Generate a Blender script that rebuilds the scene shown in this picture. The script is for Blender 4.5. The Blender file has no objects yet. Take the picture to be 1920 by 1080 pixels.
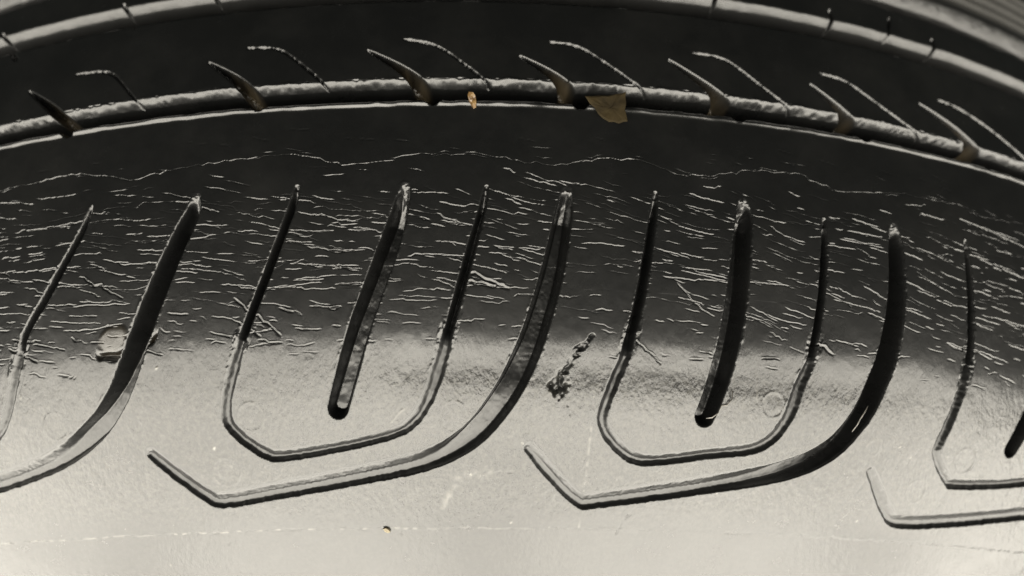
import bpy, math, random
import numpy as np
from mathutils import Vector, Matrix

# ------------------------------------------------------------------ camera, world, lamps, exposure
scene = bpy.context.scene
ZOFF = 0.3135                      # height of the wheel axis above the point the tyre stands on
YMID = 0.1617                      # axial position of the tread centre line

cam_data = bpy.data.cameras.new('camera')
cam = bpy.data.objects.new('camera', cam_data)
scene.collection.objects.link(cam)
cam_fwd = Vector((0.0299955, 0.48459147, -0.87422616))
cam_right = Vector((0.99947807, -0.00404588, 0.03205034))
cam_up = Vector((-0.01199431, 0.87473124, 0.48445991))
m = Matrix((cam_right, cam_up, -cam_fwd)).transposed().to_4x4()
m.translation = Vector((0, 0, 0.41614192 + ZOFF))
cam.matrix_world = m
cam_data.sensor_width = 36.0
cam_data.lens = 36.0 * 1450 / 1920
cam_data.clip_start = 0.005
cam_data.clip_end = 50
cam_data.dof.use_dof = True
cam_data.dof.focus_distance = 0.134
cam_data.dof.aperture_fstop = 9.0
scene.camera = cam

world = bpy.data.worlds.new('World')
scene.world = world
world.use_nodes = True
bg = world.node_tree.nodes['Background']
bg.inputs['Color'].default_value = (0.85, 1.0, 0.9, 1)
bg.inputs['Strength'].default_value = 0.02


def area_lamp(name, x, y, z, sx, sz, power, aim):
    d = bpy.data.lights.new(name, 'AREA')
    d.shape = 'RECTANGLE'
    d.size, d.size_y = sx, sz
    d.energy = power
    d.color = (1.0, 0.945, 0.83)
    o = bpy.data.objects.new(name, d)
    scene.collection.objects.link(o)
    o.location = (x, y, z)
    o.rotation_euler = (Vector(aim) - Vector((x, y, z))).to_track_quat('-Z', 'Y').to_euler()
    return o


# broad light in front of the sidewall, as from a daylit doorway; the space above the tread is dark
# (unseen panels: gaps added to texture the sheen, right side lowered to darken it there)
for x0, x1, top in ((-3.4, -2.05, 2.4), (-1.98, -0.85, 2.4), (-0.80, -0.02, 2.4), (0.02, 0.97, 2.12), (1.05, 2.05, 2.12), (2.15, 3.4, 2.12)):
    for z0, z1 in ((0.0, 0.42), (0.48, 0.98), (1.04, 1.62), (1.68, top)):
        sx, sz = x1 - x0, z1 - z0
        c = ((x0 + x1) / 2, -1.05, (z0 + z1) / 2)
        dim = 0.86 if abs(c[0]) > 1.0 else 1.0           # outer panels dimmed to tone down the sheen in the corners
        area_lamp('front_light_panel', *c, sx, sz, dim * 13.3 * math.pi * sx * sz, (c[0], 0.0, c[2]))

scene.view_settings.view_transform = 'Standard'
scene.view_settings.look = 'None'
scene.view_settings.exposure = 0.0
scene.view_settings.gamma = 1.0
scene.view_settings.use_curve_mapping = False

# ------------------------------------------------------------------ measured layout, in mm on the tyre
# a = distance round the tread at radius 310 mm, s = distance along the section from the inner edge of the
# shoulder rib (positive towards the sidewall).  Cuts: (a, s, width, depth)
GROOVES = [
 ('lateral_groove', [(-52.73,17.3,1.83,0.5),(-53.33,20.06,2.75,3.6),(-54.66,22.92,3.29,4.9),(-58.82,32.18,3.84,5),(-62.41,40.29,4.03,5),(-65.36,46.53,4.21,4.5),(-68.61,51.89,4.21,3.6),(-74.05,57.07,4.21,2.6),(-83.2,61.59,4.03,1.8),(-98.1,65.16,3.48,1.3),(-115.93,66.95,3.29,1.2),(-140.23,68.13,3.11,1.1)]),
 ('lateral_groove', [(13.59,17.81,2.01,0.5),(13.3,19.6,2.4,3.4),(12.9,22.2,3.0,4.9),(11.27,31.17,3.84,5),(8.77,40.37,4.21,5),(6.11,47.6,4.58,4.2),(2.47,54.16,4.58,3.2),(-3.2,60.53,4.21,2.4),(-12.04,64.75,3.84,1.7),(-27.18,67.83,3.48,1.3),(-41.9,70.2,3.11,1.15),(-50.85,71.35,2.93,1.1),(-53.46,70.42,2.93,1.1),(-57.75,66.94,2.75,1.1),(-63.21,61.85,2.2,0.8)]),
 ('lateral_groove', [(77.39,17.99,2.01,0.5),(77.45,19.9,2.6,3.4),(77.55,22.5,3.2,4.9),(77.44,31.55,3.84,5),(76.0,40.55,4.21,5),(74.29,47.0,4.39,4.6),(71.6,53.57,4.21,4),(66.25,60.45,4.03,3.2),(57.11,65.0,3.84,2.2),(39.79,68.69,3.48,1.4),(21.3,71.83,3.11,1.15),(17.66,71.69,2.93,1.1),(12.76,67.49,2.75,1.1),(7.92,62.36,2.38,0.8)]),
 ('lateral_groove', [(165.41,14.43,2.01,0.5),(169.8,18.46,3.48,4),(170.39,30.85,4.21,5),(167.31,43.52,4.39,4.2),(155.74,56.1,4.21,2.6),(134.78,65.95,3.66,1.4),(120.3,68.85,3.11,1.2),(102.76,71.77,3.11,1.2),(87.76,73.32,2.93,1.1),(83.4,71.33,2.75,1.1),(80.2,67.89,2.56,1.1),(76.7,63.74,2.01,0.8)]),
 ('blind_slot', [(-14.87,17.25,1.83,0.5),(-15.52,20.5,2.56,3.6),(-16.19,23.4,3.11,4.7),(-18.11,29.52,3.66,4.6),(-20.07,35.02,3.66,4.6),(-22.65,42.19,3.84,4.4),(-24.87,49.31,3.84,3.8),(-26.7,55.18,3.66,3.0)]),
 ('blind_slot', [(46.18,17.35,2.2,0.5),(46.25,19.3,2.7,3.4),(46.0,22.0,3.2,4.7),(44.82,33.01,3.84,4.6),(43.77,40.58,4.03,4.6),(42.1,48.98,4.03,4.2),(40.0,55.64,3.66,3.4)]),
 ('blind_slot', [(120.95,15.45,2.01,0.5),(122.43,22.03,3.29,4.2),(120.05,31.32,3.66,4.6),(114.98,42.74,3.66,4.4),(112.06,50.46,3.48,4.2),(109.69,56.28,3.29,3.8)]),
 ('curved_sipe', [(-73.45,16.68,0.64,1),(-75.36,21.76,1.37,3),(-78.81,27.82,1.56,3.2),(-81.99,32.82,1.56,3.2),(-86.01,38.15,1.37,2.8),(-87.54,41.81,1.46,1.6),(-89.78,47.31,1.83,1.5),(-92.24,52.4,2.01,1.4),(-95.5,56.07,2.01,1.2),(-102.26,59.03,2.01,1.2),(-117.21,60.78,1.83,1.1)]),
 ('curved_sipe', [(-34.17,16.4,0.82,1),(-35.09,20.83,1.37,3),(-37.66,28.39,1.46,3.2),(-39.75,33.88,1.46,3.2),(-42.24,39.98,1.46,2.8),(-43.67,43.26,1.46,1.5),(-45.35,47.71,1.83,1.4),(-47.15,53.3,1.83,1.3),(-47.19,56.84,2.01,1.2),(-44.86,59.79,2.2,1.2),(-41.0,62.63,2.38,1.2),(-37.75,63.32,2.2,1.2),(-26.62,61.86,1.83,1.1),(-17.21,59.81,1.83,1.1),(-13.26,57.5,2.01,1.1),(-10.8,54.02,2.2,1.2),(-9.05,49.5,2.38,1.2),(-7.65,44.85,2.2,1.4),(-6.56,41.09,1.46,2.8),(-5.04,35.58,1.56,3.2),(-3.01,27.72,1.56,3.2),(-1.42,21.49,1.19,3),(-0.63,17.04,0.64,1)]),
 ('curved_sipe', [(29.6,16.84,0.64,1),(29.01,21.69,1.28,3),(27.98,28.53,1.56,3.2),(26.68,36.07,1.65,3.2),(25.36,41.62,1.65,2.8),(24.28,46.01,2.01,1.5),(22.59,50.34,2.01,1.4),(21.06,54.99,2.01,1.3),(21.17,57.79,2.01,1.2),(23.21,60.69,2.2,1.2),(27.13,63.49,2.38,1.2),(31.68,63.93,2.01,1.2),(41.85,62.34,1.83,1.1),(50.13,60.94,2.2,1.1),(54.01,58.54,2.38,1.1),(56.49,54.3,2.38,1.1),(57.89,49.34,2.2,1.3),(59.57,44.97,1.83,1.5),(60.08,41.63,1.28,2.8),(61.25,33.41,1.37,3.2),(61.9,25.49,1.28,3),(62.24,18.52,0.64,1)]),
 ('curved_sipe', [(94.45,17.67,0.64,1),(94.74,22.81,1.28,3),(95.01,31.14,1.56,3.2),(95.0,38.27,1.56,2.8),(94.34,43.38,1.65,1.6),(92.88,50.07,2.01,1.4),(90.9,57.12,2.2,1.3),(91.58,59.79,2.2,1.2),(95.63,63.73,2.2,1.2),(99.11,64.53,2.01,1.2),(116.4,62.33,1.83,1.1),(138.07,56.05,2.01,1.1),(143.48,45.05,2.01,1.3),(144.28,35.91,1.46,2.8),(143.51,19.8,1.28,2.8)]),
]
RIBCUTS = [
 ('rib_notch', [(-80.93,-0.47,3.4,5.2),(-85.97,-6.01,1.9,4.4),(-92.77,-11.72,0.35,2.4)]),
 ('rib_notch', [(-42.44,-0.96,3.4,5.2),(-47.54,-6.55,1.9,4.4),(-53.61,-11.38,0.35,2.4)]),
 ('rib_notch', [(-10.51,-0.82,3.4,5.2),(-15.63,-6.34,1.9,4.4),(-23.00,-11.53,0.35,2.4)]),
 ('rib_notch', [(16.28,-0.72,3.4,5.2),(11.83,-5.69,1.9,4.4),(5.27,-10.27,0.35,2.4)]),
 ('rib_notch', [(46.53,-1.09,3.4,5.2),(40.92,-6.24,1.9,4.4),(33.71,-11.68,0.35,2.4)]),
 ('rib_notch', [(73.05,-1.11,3.4,5.2),(68.30,-5.94,1.9,4.4),(62.71,-10.73,0.35,2.4)]),
 ('rib_notch', [(103.64,-1.69,3.4,5.2),(96.90,-7.39,1.9,4.4),(88.50,-11.89,0.35,2.4)]),
 ('rib_sipe', [(-66.45,-3.4,0.48,1.4),(-70.29,-8.05,0.48,1.4),(-74.88,-12.56,0.52,1.3),(-82.24,-13.54,0.48,0.8)]),
 ('rib_sipe', [(-30.19,-3.77,0.48,1.4),(-34.81,-8.53,0.48,1.4),(-40.17,-12.99,0.52,1.3),(-46.22,-13.9,0.48,0.8)]),
 ('rib_sipe', [(0.09,-3.47,0.48,1.4),(-7.07,-9.98,0.48,1.4),(-11.12,-12.74,0.52,1.3),(-16.35,-13.97,0.48,0.8)]),
 ('rib_sipe', [(29.55,-3.24,0.48,1.4),(22.73,-8.61,0.48,1.4),(16.33,-13.07,0.52,1.3),(11.0,-13.85,0.48,0.8)]),
 ('rib_sipe', [(59.3,-2.63,0.48,1.4),(51.15,-8.97,0.48,1.4),(45.07,-13.46,0.52,1.3),(38.66,-14.03,0.48,0.8)]),
 ('rib_sipe', [(88.56,-3.01,0.48,1.4),(79.25,-8.29,0.48,1.4),(71.43,-13.0,0.52,1.3),(65.32,-13.89,0.48,0.8)]),
 ('rib_sipe', [(116.45,-5.69,0.48,1.4),(107.55,-10.46,0.48,1.4),(99.44,-13.55,0.52,1.3),(93.91,-14.3,0.48,0.8)]),
 ('rib_sipe', [(-98.93,-21.46,0.82,3),(-103.3,-27.1,0.82,3),(-105.43,-30.32,0.82,2)]),
 ('rib_sipe', [(-71.44,-23.23,0.82,3),(-73.61,-26.57,0.82,3),(-75.43,-30.22,0.82,2)]),
 ('rib_sipe', [(-53.92,-24.54,0.82,3),(-55.23,-28.35,0.82,3),(-56.44,-31.51,0.82,2)]),
 ('rib_sipe', [(45.1,-25.35,0.82,3),(44.97,-28.96,0.82,3),(44.75,-31.9,0.82,2)]),
 ('rib_sipe', [(70.79,-25.79,0.82,3),(71.02,-28.81,0.82,3),(70.93,-32.12,0.82,2)]),
 ('rib_sipe', [(97.27,-25.33,0.82,3),(97.12,-28.3,0.82,3),(97.15,-31.85,0.82,2)]),
 ('rib_sipe', [(84.48,-26.99,0.52,1.3),(85.21,-31.0,0.52,1.3),(86.38,-34.49,0.73,1.5)]),
]
MAIN = [(-102.29,10.37),(-94.59,10.23),(-87.26,10.06),(-76.86,9.51),(-65.47,12.44),(-57.18,11.27),(-47.05,10.66),(-37.21,9.82),(-30.33,11.06),(-26.41,12.48),(-18.83,11.89),(-11.29,10.96),(-2.79,10.62),(3.84,12.05),(11.43,12.82),(19.13,10.85),(26.94,10.62),(33.79,12.78),(39.85,12.61),(47.19,10.51),(57.93,10.07),(65.51,12.54),(78.62,10.93),(92.8,10.15),(100.83,11.71),(111.47,10.31),(122.9,10.26)]
# tyre section: (s, axial position, radius)
PROFILE = [(-64.368, 161.654, 313.265), (-58.608, 155.895, 313.245), (-53.087, 150.374, 313.19), (-47.786, 145.074, 313.103), (-42.689, 139.978, 312.986), (-37.779, 135.07, 312.842), (-33.043, 130.337, 312.672), (-28.47, 125.768, 312.478), (-24.047, 121.351, 312.262), (-19.781, 117.092, 312.011), (-15.674, 112.996, 311.71), (-11.712, 109.049, 311.364), (-7.882, 105.239, 310.975), (-4.172, 101.554, 310.546), (-0.571, 97.984, 310.079), (2.926, 94.523, 309.571), (6.325, 91.17, 309.017), (9.635, 87.915, 308.419), (12.864, 84.75, 307.778), (16.022, 81.667, 307.095), (19.115, 78.66, 306.373), (22.149, 75.723, 305.61), (25.13, 72.853, 304.804), (28.063, 70.048, 303.949), (30.954, 67.301, 303.047), (33.809, 64.608, 302.098), (36.635, 61.964, 301.101), (39.438, 59.364, 300.056), (42.221, 56.809, 298.952), (44.993, 54.313, 297.747), (47.765, 51.87, 296.435), (50.552, 49.475, 295.013), (53.362, 47.116, 293.485), (56.208, 44.787, 291.849), (59.102, 42.484, 290.097), (62.048, 40.196, 288.242), (65.052, 37.914, 286.288), (68.125, 35.635, 284.227), (71.269, 33.351, 282.067), (74.481, 31.053, 279.822), (77.77, 28.739, 277.486), (81.138, 26.404, 275.058), (84.585, 24.043, 272.547), (88.116, 21.651, 269.949), (91.737, 19.228, 267.258), (95.457, 16.768, 264.467), (99.284, 14.269, 261.569), (103.226, 11.728, 258.556)]
# vent plugs left by the mould: (a, s, radius)
VENTS = [(-42.88, 56.27, 2.5), (-81.88, 55.72, 2.5), (-49.0, 66.0, 2.6), (-6.08, 56.97, 2.7), (6.91, 58.84, 1.37),
         (61.16, 59.78, 2.5), (75.67, 59.25, 1.5), (98.25, 59.92, 2.5), (88.62, 66.94, 2.3), (-65.28, 56.86, 1.3),
         (53.03, 53.0, 2.3)]
MOULD_S = 77.7
R0 = 310.0
rng = np.random.default_rng(11)
random.seed(5)


# ------------------------------------------------------------------ small numeric tools
def spline(xk, yk):
    """natural cubic spline through the section points"""
    n = len(xk); h = np.diff(xk)
    A = np.zeros((n, n)); b = np.zeros(n); A[0, 0] = A[-1, -1] = 1
    for i in range(1, n - 1):
        A[i, i - 1], A[i, i], A[i, i + 1] = h[i - 1], 2 * (h[i - 1] + h[i]), h[i]
        b[i] = 6 * ((yk[i + 1] - yk[i]) / h[i] - (yk[i] - yk[i - 1]) / h[i - 1])
    M = np.linalg.solve(A, b)

    def f(x):
        x = np.asarray(x, float)
        i = np.clip(np.searchsorted(xk, x) - 1, 0, n - 2)
        d0 = x - xk[i]; d1 = xk[i + 1] - x; hh = h[i]
        v = (M[i] * d1 ** 3 + M[i + 1] * d0 ** 3) / (6 * hh) + (yk[i] / hh - M[i] * hh / 6) * d1 + (yk[i + 1] / hh - M[i + 1] * hh / 6) * d0
        g = (-M[i] * d1 ** 2 + M[i + 1] * d0 ** 2) / (2 * hh) + (yk[i + 1] - yk[i]) / hh - (M[i + 1] - M[i]) * hh / 6
        return v, g
    return f


TABLES = {}


def noise(x, y, scale, seed=0):
    """smooth value noise in -1..1 at feature size `scale` (mm); scale may be (sx, sy)"""
    sx, sy = scale if isinstance(scale, tuple) else (scale, scale)
    if seed not in TABLES:
        TABLES[seed] = np.random.default_rng(seed + 97).uniform(-1, 1, (257, 257))
    tab = TABLES[seed]
    u = x / sx + 1000.37; v = y / sy + 1000.71
    iu = np.floor(u).astype(int); iv = np.floor(v).astype(int)
    fu = u - iu; fv = v - iv
    fu = fu * fu * (3 - 2 * fu); fv = fv * fv * (3 - 2 * fv)
    a = iu % 256; b = iv % 256
    return (tab[a, b] * (1 - fu) + tab[a + 1, b] * fu) * (1 - fv) + (tab[a, b + 1] * (1 - fu) + tab[a + 1, b + 1] * fu) * fv


def sstep(e0, e1, x):
    t = np.clip((x - e0) / (e1 - e0), 0, 1)
    return t * t * (3 - 2 * t)


PS, PY, PR = np.array(PROFILE).T
fy, fr = spline(PS, PY), spline(PS, PR)


def surf(a, s, h=0.0):
    """tyre coordinates (mm) -> metres in the tyre's own frame (origin where it stands)"""
    s = np.asarray(s, float); th = np.asarray(a, float) / R0
    y, gy = fy(s); r, gr = fr(s)
    L = np.hypot(gy, gr)
    ny, nr = gr / L, -gy / L            # outward normal in the section
    y = y + ny * h; r = r + nr * h
    return np.stack([r * np.sin(th) / 1000, y / 1000 - YMID, r * np.cos(th) / 1000 + ZOFF], -1)


# ------------------------------------------------------------------ sampling grid of the part of the tyre in view
acols = np.r_[np.arange(-168, -119, 0.8), np.arange(-119, 151, 0.2), np.arange(151, 198, 0.8)]
srows = np.r_[np.arange(-63.5, -46, 0.35), np.arange(-46, -30, 0.25), np.arange(-30, -27.6, 0.1), np.arange(-27.6, -5.2, 0.22), np.arange(-5.2, -2.8, 0.08), np.arange(-2.8, 8, 0.2), np.arange(8, 47, 0.082), np.arange(47, 80, 0.225), np.arange(80, 101, 0.3)]
NA, NS = len(acols), len(srows)
A, S = np.meshgrid(acols, srows, indexing='ij')


def lean(s):
    return np.clip(np.asarray(s, float) - 8, 0, 42)


K0, K1 = -0.28, 0.0022                   # the columns lean with the lateral grooves so their walls stay clean
A = A + (K0 + K1 * A) * lean(S)
H = np.zeros_like(A)
PART = np.zeros(A.shape, np.int16)      # which part a grid point belongs to
MUD = np.zeros_like(A)
SCUFF = np.zeros_like(A)
MATTE = np.zeros_like(A)
parts = []                               # (name, parent index or None, label, kind)


def new_part(name, parent=None, label=None, kind=None):
    parts.append((name, parent, label, kind))
    return len(parts) - 1


P_SIDE = new_part('sidewall', None, 'smooth lower sidewall below the fine mould line')
P_SHOULDER = new_part('shoulder_rib', None, 'cracked shoulder rib with curved grooves')
P_RIB2 = new_part('tread_rib', None, 'dark tread rib behind the first groove')
P_RIB3 = new_part('tread_rib', None, 'narrow tread rib behind the second groove')
P_RIB4 = new_part('tread_rib', None, 'far tread rib, out of focus')
P_CG = [new_part('circumferential_groove') for _ in range(3)]

wob = noise(A, S * 0, 9.0, 1) * 0.10 + noise(A, S, 2.2, 2) * 0.10
Sw = S + wob
PART[:] = P_SHOULDER
PART[S > MOULD_S] = P_SIDE
PART[S < -1.2] = P_RIB2
PART[S < -24.5] = P_RIB3
PART[S < -40.0] = P_RIB4
# general unevenness of the worn surface
H += 0.045 * noise(A, S, (17, 9), 3) + 0.02 * noise(A, S, (6, 4), 4)
H += 0.022 * noise(A, S, (2.6, 3.4), 14) * sstep(40, 48, S) * sstep(76, 66, S)
# a shallow hollow added below the shoulder bend to dim the sheen, deepest in the middle of the picture
H -= 0.30 * np.exp(-((S - 48.5) / 3.6) ** 2) * (0.25 + 0.75 * sstep(-35, 2, A) * sstep(95, 65, A))
H += 0.012 * noise(A, S, 1.5, 5) * sstep(-2, 4, S) * (1 - sstep(70, 80, S))


def circumferential(i, near, bottom, top, depth, hb):
    """a groove round the tyre: steep near wall at s=near, far wall climbing bottom..top with a rounded edge"""
    floor_s = bottom + (depth - hb) * 0.04
    near_w = sstep(near + 0.1, near - 0.5, Sw)                      # 0 on the near rib, 1 inside
    t = np.clip((Sw - top) / (bottom - top), 0, 1)                   # 0 at the rib top, 1 where the steep wall starts
    far = -hb * t ** 1.35
    low = -hb - (depth - hb) * sstep(bottom, floor_s + 0.25, Sw)
    prof = np.where(Sw > bottom, low, far)
    h = np.where(Sw < near + 0.1, prof * near_w, 0)
    h = np.where(Sw < top, 0, h)
    H[:] = H + h
    PART[(h < -0.35) & (Sw > bottom - 0.2)] = P_CG[i]
    rough = ((Sw < bottom + 0.3) & (Sw > top - 0.3))
    H[rough] += (0.15 + 0.1 * sstep(-45, -10, A[rough]) * sstep(85, 45, A[rough]) if i == 0 else 0.05) * noise(A[rough], S[rough], (1.6, 0.7), 20 + i) + (0.10 if i == 0 else 0.03) * noise(A[rough], S[rough], (0.7, 0.5), 30 + i)
    MATTE[rough] = np.maximum(MATTE[rough], 0.12 if i == 0 else 0.45)
    SCUFF[rough] = np.maximum(SCUFF[rough], 0.0 if i == 0 else 0.004)


circumferential(0, -0.25, -3.7, -4.8, 6.5, 1.7)
circumferential(1, -23.6, -28.5, -29.6, 6.5, 1.6)
circumferential(2, -37.4, -42.6, -45.3, 6.5, 2.4)
# the raised flash along the inner edge of the shoulder rib and a few far mould ridges
bead = 0.52 * np.exp(-((Sw - 0.55) / 0.34) ** 2) * (0.55 + 0.45 * sstep(35, -30, A) + 0.35 * sstep(40, 95, A)) * (1 + 0.25 * noise(A, S * 0, 2.4, 8))
H += bead
for rs_ in (-49.5, -53.5, -58.0, -61.5):
    H += 0.7 * np.exp(-((Sw - rs_) / 0.9) ** 2)
far_pale = sstep(-45, -50, S)  # far rib surface made rougher and paler
MATTE[:] = np.maximum(MATTE, far_pale); SCUFF[:] = np.maximum(SCUFF, 0.06 * far_pale)
H -= 0.05 * sstep(MOULD_S - 0.25, MOULD_S + 0.1, S + 0.18 * noise(A, S * 0, 3.0, 9))
ml = np.abs(S - MOULD_S + 0.18 * noise(A, S * 0, 3.0, 9))
H += 0.07 * np.exp(-(ml / 0.2) ** 2) * np.clip(0.7 * noise(A, S * 0, 9.0, 10) + 1.3 * noise(A, S, (0.7, 0.5), 11), -1, 1)


SCUFF[:] = np.maximum(SCUFF, 0.16 * np.exp(-(ml / 0.17) ** 2) * np.clip(0.2 + 1.4 * noise(A, S, (0.9, 0.4), 12) + 0.6 * noise(A, S * 0, 9.0, 13), 0, 1) * sstep(25, -25, A))


def window(a0, a1, s0, s1):
    g = lean(np.array([s0, s1]))
    lo = min((a0 - K0 * g) / (1 + K1 * g)); hi = max((a1 - K0 * g) / (1 + K1 * g))
    i0, i1 = np.searchsorted(acols, [lo, hi]); j0, j1 = np.searchsorted(srows, [s0, s1])
    return slice(max(i0, 0), max(i1, 0)), slice(max(j0, 0), max(j1, 0))


def polydist(a, s, pts):
    """distance to a polyline and the interpolated extra columns there, and the signed side"""
    best = np.full(a.shape, 1e9); extra = [np.zeros(a.shape) for _ in range(len(pts[0]) - 2)]
    down = np.zeros(a.shape); side = np.zeros(a.shape); along = np.zeros(a.shape); run = 0.0
    for p, q in zip(pts[:-1], pts[1:]):
        dx, dy = q[0] - p[0], q[1] - p[1]; L2 = dx * dx + dy * dy + 1e-9; L = math.sqrt(L2)
        t = np.clip(((a - p[0]) * dx + (s - p[1]) * dy) / L2, 0, 1)
        ex = a - p[0] - t * dx; ey = s - p[1] - t * dy
        d = np.hypot(ex, ey); m_ = d < best
        best = np.where(m_, d, best)
        side = np.where(m_, (dx * ey - dy * ex) / L, side)
        down = np.where(m_, ey / (d + 1e-6), down)
        along = np.where(m_, run + t * L, along)
        for k in range(len(extra)):
            extra[k] = np.where(m_, p[2 + k] * (1 - t) + q[2 + k] * t, extra[k])
        run += L
    return best, extra, side, along, run, down


def smooth(pts, n=4):
    """Catmull-Rom through the measured points so bends stay round"""
    P = np.array(pts, float); out = []
    for i in range(len(P) - 1):
        p0, p1, p2, p3 = P[max(i - 1, 0)], P[i], P[i + 1], P[min(i + 2, len(P) - 1)]
        for k in range(n):
            t = k / n
            c = 0.5 * (2 * p1 + (p2 - p0) * t + (2 * p0 - 5 * p1 + 4 * p2 - p3) * t * t + (3 * p1 - p0 - 3 * p2 + p3) * t ** 3)
            c[2:] = p1[2:] * (1 - t) + p2[2:] * t
            out.append(tuple(c))
    out.append(tuple(P[-1]))
    return out


GROOVED = np.zeros(A.shape, bool)


def cut(name, pts, parent, k, wall=0.42):
    pts = smooth(pts)
    pa = [p[0] for p in pts]; ps = [p[1] for p in pts]
    w = window(min(pa) - 4, max(pa) + 4, min(ps) - 4, max(ps) + 4)
    a, s = A[w], S[w]
    if a.size == 0:
        return
    d, (wd, dp), side, al, run, down = polydist(a, s, pts)
    shallow = sstep(2.6, 1.4, dp)
    j = (0.02 + 0.05 * shallow) * noise(a, s, 1.1, 40 + k) + 0.06 * shallow * noise(a, s, 0.5, 60 + k)
    e = wd / 2 - d + j                                    # positive inside
    wl = wall + 0.11 * dp
    # shallow hooks have a dished floor: a long easy slope on the tread side, a steep step on the sidewall side
    up = shallow * np.clip(-down + 0.25, 0, 1)
    wl = wl * (1 - up) + up * np.maximum(wl, 0.72 * wd)
    f = sstep(-0.12, wl, e)
    floor = dp * (1 - 0.28 * shallow) * (1 + 0.012 * noise(a, s, 2.2, 80 + k))
    h = -floor * f + f * (0.03 * noise(a, s, 1.3, 82 + k) + 0.02 * noise(a, s, 0.5, 83 + k))
    # tips that climb out of the deep part are torn and rough
    if dp.max() > 2.5 and name != 'curved_sipe':
        tip = sstep(22.5, 18.0, s)
        h += f * tip * (0.3 * noise(a, s, 0.6, 90 + k) + 0.16 * noise(a, s, 0.32, 91 + k))
    # rubber pushed up into an uneven lip along the edge
    lip = np.exp(-((e + 0.25) / 0.22) ** 2)
    lipn = np.clip(noise(a, s, 1.3, 120 + k) + 0.5 * noise(a, s, 0.5, 121 + k), 0, 1.4)
    h += lip * lipn * (0.006 + 0.044 * (s > 0) + 0.06 * sstep(20, 30, s) * sstep(60, 45, s))
    # weld where a narrow sipe opens into the wide shallow groove
    if name == 'curved_sipe':
        wz = np.exp(-((s - 42.5) / 2.2) ** 2) * (d < 1.6)
        h += wz * (0.26 * noise(a, s, (1.0, 1.8), 130 + k) + 0.08 * noise(a, s, 0.5, 131 + k))
    nick = np.clip(noise(a, s, 0.9, 150 + k) + 0.6 * noise(a, s, 0.4, 151 + k) - 0.25, 0, 1) * np.exp(-((e + 0.12) / 0.24) ** 2)
    h -= nick * 0.16 * sstep(16, 26, s) * sstep(52, 44, s)
    H[w] += h
    MATTE[w] = np.maximum(MATTE[w], f * (0.12 + 0.3 * shallow + 0.12 * noise(a, s, 1.5, 152 + k)) * (s > 0) * sstep(19.5, 23.5, s + 100 * (s < 8)))
    inside = e > -0.1
    PART[w][inside] = 0
    pid = new_part(name, parent)
    PW = PART[w]; PW[inside] = pid; PART[w] = PW
    GW = GROOVED[w]; GW |= e > -0.25; GROOVED[w] = GW
    if name == 'rib_notch':
        MW = MUD[w]; MW[:] = np.maximum(MW, f * sstep(3.3, 4.7, dp) * (0.55 + 0.4 * noise(a, s, 1.2, 140 + k))); MUD[w] = MW


for k, (nm, pts) in enumerate(GROOVES):
    cut(nm, pts, P_SHOULDER, k)
for k, (nm, pts) in enumerate(RIBCUTS):
    cut(nm, pts, P_RIB2 if pts[0][1] > -15 else P_RIB3, 200 + k, 0.3)

# ------------------------------------------------------------------ ageing cracks
CRACKED = np.zeros(A.shape, bool)


def crack(pts, width, depth, part=None):
    pa = [p[0] for p in pts]; ps = [p[1] for p in pts]
    w = window(min(pa) - 1, max(pa) + 1, min(ps) - 1, max(ps) + 1)
    a, s = A[w], S[w]
    if a.size == 0:
        return
    d, _, side, al, run, _ = polydist(a, s, pts)
    taper = np.clip(np.minimum(al, run - al) / 0.9 + 0.25, 0.15, 1)
    ok = ~GROOVED[w]
    wv = width * (0.75 + 0.4 * noise(a, s, 0.9, 7))
    f = np.exp(-(d / wv) ** 2) * taper * ok
    lift = 0.45 * np.exp(-((d / wv - 1.3) / 0.8) ** 2) * (side < 0) * taper * ok      # the lip towards the tread curls up
    H[w] += -depth * f + depth * lift
    if part is not None:
        PW = PART[w]; PW[(f > 0.3) & (PW == P_SHOULDER)] = part; PART[w] = PW
    CW = CRACKED[w]; CW |= f > 0.3; CRACKED[w] = CW


def jag(p, q, step, amp, rs):
    n = max(2, int(math.hypot(q[0] - p[0], q[1] - p[1]) / step)); out = []
    for i in range(n + 1):
        t = i / n
        e = 0 if i in (0, n) else 1
        out.append((p[0] + (q[0] - p[0]) * t + e * rs.normal(0, amp * 0.6), p[1] + (q[1] - p[1]) * t + e * rs.normal(0, amp)))
    return out


P_LONG = new_part('long_crack', P_SHOULDER, 'long wavy crack running round the shoulder above the grooves')
P_CRACKS = new_part('surface_cracks', P_SHOULDER, 'fine ageing cracks across the shoulder rib', 'stuff')
# the long one, in overlapping strands
mp = MAIN
i = 0
dense = []
for p, q in zip(mp[:-1], mp[1:]):
    dense += jag(p, q, 1.0, 0.16, rng)[:-1]
dense.append(mp[-1])
i = 0
while i < len(dense) - 3:
    n = int(rng.integers(5, 12))
    sh = rng.normal(0, 0.16)
    crack([(p[0], p[1] + sh) for p in dense[i:i + n + 2]], 0.08, 0.05 + 0.09 * rng.random(), P_LONG)
    if rng.random() < 0.55:
        sh += rng.choice([-1, 1]) * rng.uniform(0.35, 0.7)
        crack([(p[0], p[1] + sh) for p in dense[i + 1:i + 1 + max(3, n // 2)]], 0.085, 0.08, P_LONG)
    i += n
ms = np.interp(acols, [p[0] for p in MAIN], [p[1] for p in MAIN])


def field_s(a):
    return float(np.interp(a, [p[0] for p in MAIN], [p[1] for p in MAIN]))


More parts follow.
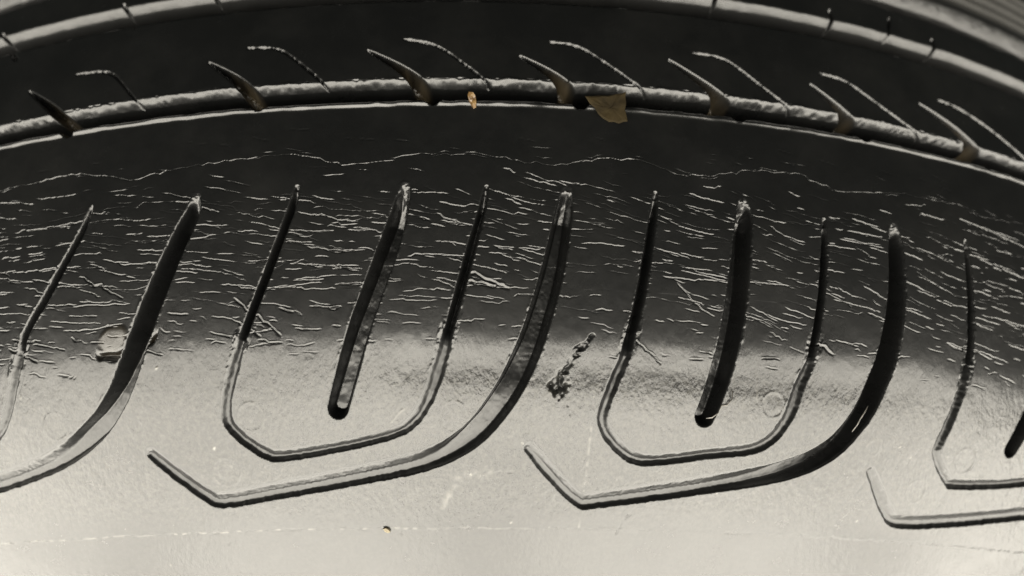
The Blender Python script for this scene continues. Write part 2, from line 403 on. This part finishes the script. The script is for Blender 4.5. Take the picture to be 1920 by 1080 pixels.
def wander(a, s, L, wd, dp, depth=0):
    """a crack that drifts with the local grain of the rubber, kinks, and sometimes forks"""
    pts = [(a, s)]; x, y = a, s; bend = rng.normal(0, 0.06)
    n_ = max(2, int(L / 0.6))
    for i_ in range(n_):
        g = 0.115 + (0.05 if x > 20 else 0) + 0.16 * float(noise(np.array([x]), np.array([y]), (11.0, 6.0), 78)[0]) + bend + rng.normal(0, 0.13)
        if rng.random() < 0.05:
            g += rng.choice([-1, 1]) * rng.uniform(0.3, 0.8)
        x += 0.6; y += 0.6 * g
        pts.append((x, y))
        if depth == 0 and rng.random() < 0.045:
            wander(x, y, L * rng.uniform(0.25, 0.6), wd * 0.9, dp * 0.8, 1)
    crack(pts, wd, dp, P_CRACKS)


s_line = 13.0
while s_line < 47.5:
    a = -122 + rng.uniform(0, 4)
    while a < 150:
        L = float(np.clip(rng.lognormal(1.42, 0.6), 0.9, 13))
        if s_line > 39:
            L *= 0.55
        gap = rng.exponential(1.1) + 0.35
        dens = 0.96
        if s_line < 17: dens = 0.5
        if s_line > 36: dens = 0.7
        if s_line > 41: dens = 0.4
        if s_line > 44.5: dens = 0.15
        if -2 < a < 34 and s_line > 33: dens *= 0.5
        if a > 40 and s_line > 38: dens *= 0.55
        clump = float(noise(np.array([a]), np.array([s_line]), (9.0, 5.0), 77)[0])
        if rng.random() < dens * (1.0 + 0.2 * clump):
            s0 = s_line + rng.normal(0, 0.6)
            if s0 > field_s(a) + 1.0:
                dp = float(np.clip(rng.lognormal(-2.55, 0.7), 0.02, 0.24))
                wander(a, s0, L, 0.08 + 0.045 * rng.random() + (0.05 if s_line > 38 else 0), dp)
        a += L + gap
    s_line += 0.8 + 0.3 * rng.random()
for _ in range(46):                                       # a few strays above the long crack
    a = rng.uniform(-115, 140); s0 = field_s(a) - rng.uniform(0.5, 5.5); L = rng.uniform(1, 4)
    crack(jag((a, s0), (a + L, s0 + L * rng.uniform(0.02, 0.3)), 0.8, 0.06, rng), 0.12, 0.07, P_CRACKS)
for p, q, wd in (((-44.8, 35.9), (-36.5, 42.6), 0.26), ((33.4, 32.9), (36.5, 36.2), 0.12), ((36.5, 36.2), (40.5, 38.4), 0.12), ((-74.8, 29.7), (-66, 34.4), 0.2),
                 ((-3.4, 32.8), (3.6, 35.2), 0.3), ((-4, 34), (1.5, 34.6), 0.28), ((-44, 40), (-40.2, 42.6), 0.25), ((60.5, 41.2), (64, 43.2), 0.25),
                 ((26, 43), (31, 47), 0.16), ((-90, 41), (-84, 44), 0.2)):
    crack(jag(p, q, 0.9, 0.22, rng), wd, 0.2, P_CRACKS)

# ------------------------------------------------------------------ vent plugs, gouges, scuffs
for n, (va, vs, vr) in enumerate(VENTS):
    w = window(va - vr - 1, va + vr + 1, vs - vr - 1, vs + vr + 1)
    a, s = A[w], S[w]
    d = np.hypot(a - va, s - vs)
    ring = np.exp(-((d - vr) / 0.2) ** 2) * (0.4 + 0.6 * sstep(-0.5, 0.6, noise(a, s, 2.0, 300 + n)))
    disc = sstep(vr, vr - 0.4, d)
    ok = ~GROOVED[w]
    H[w] += ok * (0.065 * ring - 0.02 * disc + 0.03 * disc * noise(a, s, 1.3, 310 + n))
    pid = new_part('vent_mark', P_SHOULDER)
    PW = PART[w]; PW[(d < vr + 0.3) & (PW == P_SHOULDER)] = pid; PART[w] = PW

# torn flap beside the left groove: a shallow cup with a hanging lower edge
w = window(-76, -62, 37, 48); a, s = A[w], S[w]
cup = sstep(1.1, 0.75, np.hypot((a + 68.0 + 0.35 * (s - 41)) / 3.0, (s - 41.3) / 2.5) + 0.06 * noise(a, s, 1.6, 400)) * (~GROOVED[w])
H[w] += cup * (0.22 * sstep(38.2, 40.0, s) - 0.085 * np.clip(s - 39.4, 0, 5) + 0.03 * noise(a, s, 1.6, 401))
und = np.exp(-((s - 44.2 + 0.06 * (a + 68) ** 2 * 0.6 - 0.35 * noise(a, s * 0, 1.5, 402)) / (0.5 + 0.2 * noise(a, s * 0, 2.1, 403))) ** 2) * sstep(-71.8, -70.4, a) * (~GROOVED[w])
H[w] -= 1.3 * und
P_FLAP = new_part('torn_flap', P_SHOULDER, 'small torn flap of rubber beside the left groove')
PW = PART[w]; PW[((cup > 0.3) | (und > 0.3)) & (PW == P_SHOULDER)] = P_FLAP; PART[w] = PW
MW = MUD[w]; MW[:] = np.maximum(MW, np.maximum(0.2 * und, 0.12 * cup)); MUD[w] = MW

# gouge with a ragged trail between the middle groove and the next sipe
w = window(6, 24, 40, 58); a, s = A[w], S[w]
d1 = np.hypot((a - 12.9) / 2.0, (s - 51.4) / 2.5) + 0.5 * noise(a, s, 1.7, 410) + 0.2 * noise(a, s, 0.6, 411)
d2, _, _, _, _, _ = polydist(a, s, [(13.6, 49.2), (15.0, 46.8), (15.9, 45.4), (18.3, 42.6)])
g1 = sstep(1.3, 0.4, d1); g2 = sstep(0.75, 0.1, d2 + 0.45 * noise(a, s, 1.2, 412) + 0.2 * noise(a, s, 0.5, 420))
frag = sstep(-0.35, 0.25, noise(a, s, (1.0, 1.3), 417) + 0.6 * noise(a, s, 0.5, 418) + 0.25)
gg = np.maximum(g1, g2) * frag * (~GROOVED[w])
H[w] += gg * (-0.6 - 0.4 * (g1 > g2) + 0.4 * noise(a, s, 0.9, 413) + 0.2 * noise(a, s, 0.45, 414))
MATTE[w] = np.maximum(MATTE[w], 0.5 * np.maximum(g1, g2))
P_GOUGE = new_part('gouge', P_SHOULDER, 'ragged dark gouge with a torn trail')
PW = PART[w]; PW[(gg > 0.3) & (PW == P_SHOULDER)] = P_GOUGE; PART[w] = PW


def scuff(pts, width, amp, rise=0.02, seed=0):
    pa = [p[0] for p in pts]; ps = [p[1] for p in pts]
    w = window(min(pa) - 2, max(pa) + 2, min(ps) - 2, max(ps) + 2); a, s = A[w], S[w]
    d, _, _, _, _, _ = polydist(a, s, pts)
    f = np.exp(-(d / width) ** 2) * np.clip(0.45 + 0.9 * noise(a, s, 0.9, 500 + seed), 0, 1.2) * (~GROOVED[w])
    SCUFF[w] = np.maximum(SCUFF[w], amp * f); H[w] += rise * f


scuff([(18.98, 57.4), (18.7, 65), (18.2, 77.2)], 0.22, 0.13, 0.02, 1)
scuff([(-8.3, 73.4), (-6.5, 70.5), (-5.4, 68.0)], 0.55, 0.2, 0.03, 2)
scuff([(-5.4, 68.0), (-2.5, 67.2), (0.5, 66.9)], 0.8, 0.1, 0.03, 3)
scuff([(0.5, 67.0), (4.7, 66.8)], 0.16, 0.0, -0.22, 4)
scuff([(27.95, 74.6), (26.5, 76.0), (25.8, 78.4)], 0.2, 0.0, -0.2, 5)
scuff([(-13.7, 54.9), (-15.5, 56.0), (-17.1, 57.7)], 0.2, 0.12, 0.05, 6)
scuff([(49.2, 47.6), (50.3, 57.0)], 0.12, 0.1, 0.04, 7)
for k in range(60):                                        # specks of dust and pits
    pa, ps = rng.uniform(-105, 125), rng.uniform(46, 90)
    scuff([(pa, ps), (pa + rng.uniform(-0.3, 0.3), ps + 0.2)], rng.uniform(0.1, 0.2), 0.35 * (rng.random() < 0.5), rng.choice([0.06, -0.1]), 20 + k)

# ------------------------------------------------------------------ grid -> one mesh per part
POS = surf(A, S, H)
dA = np.gradient(POS, axis=0); dS = np.gradient(POS, axis=1)
NRM = np.cross(dS, dA)
NRM /= np.linalg.norm(NRM, axis=-1, keepdims=True)
out = surf(A[NA // 2, NS // 2], S[NA // 2, NS // 2], 1.0) - surf(A[NA // 2, NS // 2], S[NA // 2, NS // 2], 0.0)
flip = np.dot(NRM[NA // 2, NS // 2], out) < 0
if flip:
    NRM = -NRM
GRAIN = sstep(42, 54, S) * (0.3 + 0.7 * sstep(78, 70, S)) * (~GROOVED) * 1.0 

# ------------------------------------------------------------------ materials
def nodes_of(name):
    mt = bpy.data.materials.new(name); mt.use_nodes = True
    nt = mt.node_tree
    return mt, nt, nt.nodes['Principled BSDF']


def rubber_material():
    mt, nt, b = nodes_of('aged_wet_rubber')
    N, L = nt.nodes, nt.links
    tc = N.new('ShaderNodeTexCoord')

    def att(n):
        x = N.new('ShaderNodeAttribute'); x.attribute_name = n; return x.outputs['Fac']

    def mixc(f, c1, c2):
        x = N.new('ShaderNodeMix'); x.data_type = 'RGBA'
        L.new(f, x.inputs[0])
        for sock, c in ((x.inputs[6], c1), (x.inputs[7], c2)):
            if isinstance(c, tuple): sock.default_value = c
            else: L.new(c, sock)
        return x.outputs[2]

    def noi(scale, detail=3, rough=0.55):
        x = N.new('ShaderNodeTexNoise'); x.inputs['Scale'].default_value = scale
        x.inputs['Detail'].default_value = detail; x.inputs['Roughness'].default_value = rough
        L.new(tc.outputs['Object'], x.inputs['Vector']); return x.outputs['Fac']

    def ramp(f, a0, a1, v0, v1):
        x = N.new('ShaderNodeMapRange'); L.new(f, x.inputs[0])
        for i_, v in enumerate((a0, a1, v0, v1)): x.inputs[1 + i_].default_value = v
        return x.outputs[0]
    base = mixc(noi(90, 4), (0.0010, 0.0011, 0.0011, 1), (0.0026, 0.0027, 0.0027, 1))
    base = mixc(ramp(noi(45, 5, 0.65), 0.45, 0.85, 0.0, 0.008), base, (0.30, 0.29, 0.26, 1))
    gd = N.new('ShaderNodeMath'); gd.operation = 'MULTIPLY'
    L.new(att('grain'), gd.inputs[0]); L.new(ramp(noi(1300, 4, 0.7), 0.42, 0.68, 0.0, 0.05), gd.inputs[1])
    base = mixc(gd.outputs[0], base, (0.30, 0.28, 0.23, 1))
    base = mixc(att('scuff'), base, (0.30, 0.29, 0.26, 1))
    base = mixc(att('mud'), base, (0.05, 0.038, 0.021, 1))
    L.new(base, b.inputs['Base Color'])
    r = ramp(noi(130, 6, 0.75), 0.3, 0.7, 0.20, 0.29)
    mr = N.new('ShaderNodeMath'); mr.operation = 'MULTIPLY_ADD'
    L.new(att('mud'), mr.inputs[0]); mr.inputs[1].default_value = 0.25; L.new(r, mr.inputs[2])
    m2 = N.new('ShaderNodeMath'); m2.operation = 'MULTIPLY_ADD'
    L.new(att('matte'), m2.inputs[0]); m2.inputs[1].default_value = 0.4; L.new(mr.outputs[0], m2.inputs[2])
    # a thin wet film over duller rubber: tight highlights from the film, a faint broad glow from below
    L.new(m2.outputs[0], b.inputs['Coat Roughness'])
    b.inputs['Coat Weight'].default_value = 0.9
    b.inputs['Coat IOR'].default_value = 1.5
    b.inputs['Roughness'].default_value = 0.46
    b.inputs['Specular IOR Level'].default_value = 0.12
    b.inputs['IOR'].default_value = 1.52
    # moulded grain: fine orange peel, strongest on the shoulder bend
    mp_ = N.new('ShaderNodeMapping'); mp_.inputs['Scale'].default_value = (1.0, 0.6, 0.6); L.new(tc.outputs['Object'], mp_.inputs['Vector'])
    g1, g2 = noi(1700, 3, 0.6), noi(800, 3, 0.6)
    L.new(mp_.outputs[0], g2.node.inputs['Vector']); L.new(mp_.outputs[0], g1.node.inputs['Vector'])
    ad = N.new('ShaderNodeMath'); ad.operation = 'MULTIPLY_ADD'; L.new(g2, ad.inputs[0]); ad.inputs[1].default_value = 1.6; L.new(g1, ad.inputs[2])
    bp = N.new('ShaderNodeBump'); bp.inputs['Distance'].default_value = 0.00008
    st = N.new('ShaderNodeMath'); st.operation = 'MULTIPLY_ADD'; L.new(att('grain'), st.inputs[0]); st.inputs[1].default_value = 0.85; st.inputs[2].default_value = 0.24
    L.new(st.outputs[0], bp.inputs['Strength']); L.new(ad.outputs[0], bp.inputs['Height'])
    L.new(bp.outputs['Normal'], b.inputs['Normal'])
    L.new(bp.outputs['Normal'], b.inputs['Coat Normal'])
    return mt


rubber = rubber_material()


def plain(name, c1, c2, scale, rough, trans=0.0):
    mt, nt, b = nodes_of(name)
    tc = nt.nodes.new('ShaderNodeTexCoord'); tx = nt.nodes.new('ShaderNodeTexNoise'); tx.inputs['Scale'].default_value = scale
    nt.links.new(tc.outputs['Object'], tx.inputs['Vector'])
    cr = nt.nodes.new('ShaderNodeValToRGB'); cr.color_ramp.elements[0].color = c1; cr.color_ramp.elements[1].color = c2
    cr.color_ramp.elements[0].position = 0.35; cr.color_ramp.elements[1].position = 0.65
    nt.links.new(tx.outputs['Fac'], cr.inputs[0]); nt.links.new(cr.outputs[0], b.inputs['Base Color'])
    b.inputs['Roughness'].default_value = rough
    bp = nt.nodes.new('ShaderNodeBump'); bp.inputs['Distance'].default_value = 0.0002; bp.inputs['Strength'].default_value = 0.6
    nt.links.new(tx.outputs['Fac'], bp.inputs['Height']); nt.links.new(bp.outputs['Normal'], b.inputs['Normal'])
    return mt


# ------------------------------------------------------------------ the tyre
tyre = bpy.data.objects.new('tyre', None)
scene.collection.objects.link(tyre)
tyre.location = (0, YMID, 0)
tyre['label'] = 'glossy black car tyre with cracked shoulder and curved tread grooves'
tyre['category'] = 'tyre'

idx = np.arange(NA * NS).reshape(NA, NS)
quads = np.stack([idx[:-1, :-1], idx[1:, :-1], idx[1:, 1:], idx[:-1, 1:]], -1).reshape(-1, 4)
if not flip:
    quads = quads[:, ::-1]
FP = PART.ravel()[quads].max(axis=1)
pos, nrm = POS.reshape(-1, 3), NRM.reshape(-1, 3)
attrs = {'mud': MUD.ravel(), 'scuff': SCUFF.ravel(), 'grain': GRAIN.ravel(), 'matte': MATTE.ravel()}


def link(name, me, mat, parent, label=None, kind=None):
    me.materials.append(mat)
    o = bpy.data.objects.new(name, me)
    scene.collection.objects.link(o)
    o.parent = parent
    if label: o['label'] = label
    if kind: o['kind'] = kind
    return o


order = np.argsort(FP, kind='stable'); bounds = np.searchsorted(FP[order], np.arange(len(parts) + 1))
made = {}
for pid, (name, par, label, kind) in enumerate(parts):
    q = quads[order[bounds[pid]:bounds[pid + 1]]]
    if len(q) < 30:
        continue
    vid, inv = np.unique(q, return_inverse=True)
    inv = inv.reshape(-1).astype(np.int32)
    me = bpy.data.meshes.new(name)
    me.vertices.add(len(vid)); me.vertices.foreach_set('co', pos[vid].astype(np.float32).ravel())
    me.loops.add(len(inv)); me.loops.foreach_set('vertex_index', inv)
    me.polygons.add(len(q)); me.polygons.foreach_set('loop_start', np.arange(0, len(inv), 4, dtype=np.int32))
    me.polygons.foreach_set('use_smooth', np.ones(len(q), bool))
    me.update(calc_edges=True)
    for an, av in attrs.items():
        at = me.attributes.new(an, 'FLOAT', 'POINT'); at.data.foreach_set('value', av[vid].astype(np.float32))
    me.normals_split_custom_set_from_vertices(nrm[vid].astype(np.float32))
    made[pid] = link(name, me, rubber, tyre if par is None else made[par], label, kind)

# the rest of the ring, out of the picture: the same section carried round and over to the far shoulder
sec_s = np.r_[np.linspace(-63.5, 99.0, 60)]
near = [(float(fy(x)[0]), float(fr(x)[0])) for x in sec_s]
bead_pts = [(9.0, 254.0), (2.0, 244.0), (-1.0, 234.0), (2.0, 222.0), (12.0, 208.0), (24.0, 201.0), (36.0, 200.0)]
sec = near + bead_pts
far = [(2 * YMID * 1000 - y, r) for y, r in sec]
full = sec[::-1] + far                                      # near bead .. near tread .. far tread .. far bead
n_b = len(bead_pts); i_lo, i_hi = n_b, n_b + len(near) - 1   # the stretch built finely above
ths = np.r_[np.linspace(acols[0] / R0, acols[-1] / R0, 30), np.linspace(acols[-1] / R0, acols[0] / R0 + 2 * math.pi, 110)[1:-1]]
V = [(r * math.sin(t) / 1000, y / 1000 - YMID, r * math.cos(t) / 1000 + ZOFF) for t in ths for y, r in full]
n = len(full); Fc = []
for i in range(len(ths)):
    j = (i + 1) % len(ths)
    for k in range(n - 1):
        if i < 29 and i_lo <= k < i_hi:
            continue
        Fc.append((i * n + k, i * n + k + 1, j * n + k + 1, j * n + k))
me = bpy.data.meshes.new('carcass'); me.from_pydata(V, [], Fc); me.update()
me.polygons.foreach_set('use_smooth', np.ones(len(Fc), bool))
link('carcass', me, rubber, tyre, 'remaining ring of the tyre outside the close-up')


# ------------------------------------------------------------------ bits lying on the tyre
def debris(name, outline, thick, a, s, h, mat, label, cat, rz=0.0, tilt=0.0, curl=0.0):
    """a small chip: an irregular outline (mm) with thickness, rounded rim and a slightly crumpled face"""
    o = np.array(outline, float); nO = len(o); V = []; Fq = []
    c = o.mean(0); rs = np.random.default_rng(abs(hash(name)) % 1000 if False else len(name) * 7 + nO)
    rings = [(0.0, 1), (0.45, 1), (0.88, 1), (1.0, 0), (0.88, -1), (0.45, -1), (0.0, -1)]
    for q, sg in rings:
        for p in o:
            xy = c + (p - c) * q
            z = sg * thick / 2 + rs.normal(0, thick * 0.12) + curl * ((xy[0]) ** 2)
            V.append((xy[0] / 1000, xy[1] / 1000, z / 1000))
    for r_ in range(len(rings) - 1):
        for i_ in range(nO):
            j_ = (i_ + 1) % nO
            Fq.append((r_ * nO + i_, r_ * nO + j_, (r_ + 1) * nO + j_, (r_ + 1) * nO + i_))
    me_ = bpy.data.meshes.new(name); me_.from_pydata(V, [], Fq); me_.update()
    ob = bpy.data.objects.new(name, me_); scene.collection.objects.link(ob); me_.materials.append(mat)
    p0 = Vector(surf(a, s, h)) + Vector((0, YMID, 0))
    nv = (Vector(surf(a, s, h + 1)) - Vector(surf(a, s, h))).normalized()
    av = (Vector(surf(a + 1, s, h)) - Vector(surf(a, s, h))).normalized(); av = (av - nv * av.dot(nv)).normalized()
    sv = nv.cross(av)
    mw = Matrix((av, sv, nv)).transposed().to_4x4(); mw.translation = p0
    ob.matrix_world = mw @ Matrix.Rotation(rz, 4, 'Z') @ Matrix.Rotation(tilt, 4, 'X')
    ob['label'] = label; ob['category'] = cat
    return ob


leaf_m = plain('dead_leaf', (0.006, 0.0042, 0.0015, 1), (0.012, 0.0085, 0.003, 1), 300, 0.8)
leaf_m.node_tree.nodes['Principled BSDF'].inputs['Specular IOR Level'].default_value = 0.08
chip_m = plain('orange_chip', (0.030, 0.015, 0.004, 1), (0.085, 0.05, 0.015, 1), 900, 0.4)
crumb_m = plain('yellow_crumb', (0.07, 0.052, 0.022, 1), (0.11, 0.09, 0.05, 1), 1500, 0.5)
debris('leaf_fragment', [(-4.0, 1.9), (-2.6, 2.0), (-1.0, 2.35), (0.4, 2.3), (2.0, 2.6), (3.0, 2.7), (3.6, 3.05), (3.45, 1.9), (3.55, 0.8), (3.3, -0.4), (3.55, -1.5), (3.7, -2.6), (3.0, -2.65), (2.2, -2.95), (1.3, -2.6), (0.4, -2.65), (-0.7, -2.0), (-1.6, -1.2), (-2.2, -0.2), (-3.1, 0.6)],
       0.3, 20.9, 0.9, 0.8, leaf_m, 'torn olive brown leaf fragment wedged at the first tread groove', 'leaf', 0.05, math.radians(14), 0.035)
debris('wood_chip', [(-0.5, 1.5), (0.3, 1.4), (0.7, 0.6), (0.75, -0.7), (0.6, -1.5), (0.1, -1.7), (-0.3, -1.0), (-0.6, -0.2), (-0.75, 0.8)],
       0.5, -3.4, 0.2, 0.75, chip_m, 'small orange chip stuck on the lip of the first tread groove', 'chip', 0.1, math.radians(20))
debris('sand_grain', [(-0.6, 0.4), (0.0, 0.55), (0.5, 0.25), (0.75, -0.35), (0.3, -0.5), (-0.3, -0.25)],
       0.4, -19.4, 77.9, 0.2, crumb_m, 'tiny yellow grain on the mould line of the sidewall', 'grain')


def shaving(name, pts, rad, mat, label):
    """a curled whisker of rubber or fibre: a tapered tube through points (a, s, h)"""
    P = [Vector(surf(*p)) + Vector((0, YMID, 0)) for p in pts]; V = []; Fq = []; k = 6
    for i_, p in enumerate(P):
        t = (P[min(i_ + 1, len(P) - 1)] - P[max(i_ - 1, 0)]).normalized()
        u = t.orthogonal().normalized(); v = t.cross(u)
        rr = rad * (0.35 + 0.65 * math.sin(math.pi * (i_ + 0.6) / (len(P) + 0.2))) / 1000
        for j_ in range(k):
            an = 2 * math.pi * j_ / k
            V.append(p - P[0] + (u * math.cos(an) + v * math.sin(an)) * rr)
    for i_ in range(len(P) - 1):
        for j_ in range(k):
            q_ = (j_ + 1) % k
            Fq.append((i_ * k + j_, i_ * k + q_, (i_ + 1) * k + q_, (i_ + 1) * k + j_))
    Fq += [tuple(range(k))[::-1], tuple((len(P) - 1) * k + j_ for j_ in range(k))]
    me_ = bpy.data.meshes.new(name); me_.from_pydata([tuple(v_) for v_ in V], [], Fq); me_.update()
    me_.polygons.foreach_set('use_smooth', np.ones(len(Fq), bool))
    ob = bpy.data.objects.new(name, me_); scene.collection.objects.link(ob); me_.materials.append(mat)
    ob.location = P[0]; ob['label'] = label; ob['category'] = 'fibre'
    return ob


fibre_m = plain('pale_fibre', (0.03, 0.028, 0.025, 1), (0.09, 0.085, 0.075, 1), 2000, 0.35)
shaving('curled_fibre', [(40.2, 56.0, 0.1), (41.2, 55.8, 0.3), (42.2, 54.9, 0.35), (42.8, 53.6, 0.3), (43.8, 53.5, 0.25), (44.7, 52.3, 0.25), (44.6, 50.9, 0.15)], 0.16, fibre_m,
        'pale curled fibre lying over the end of the right blind slot')
shaving('straight_fibre', [(70.2, 56.6, 0.05), (70.9, 55.2, 0.2), (71.2, 54.2, 0.25), (72.0, 52.8, 0.2), (72.6, 51.6, 0.05)], 0.12, fibre_m,
        'short bright fibre on the inner edge of the right curved groove')
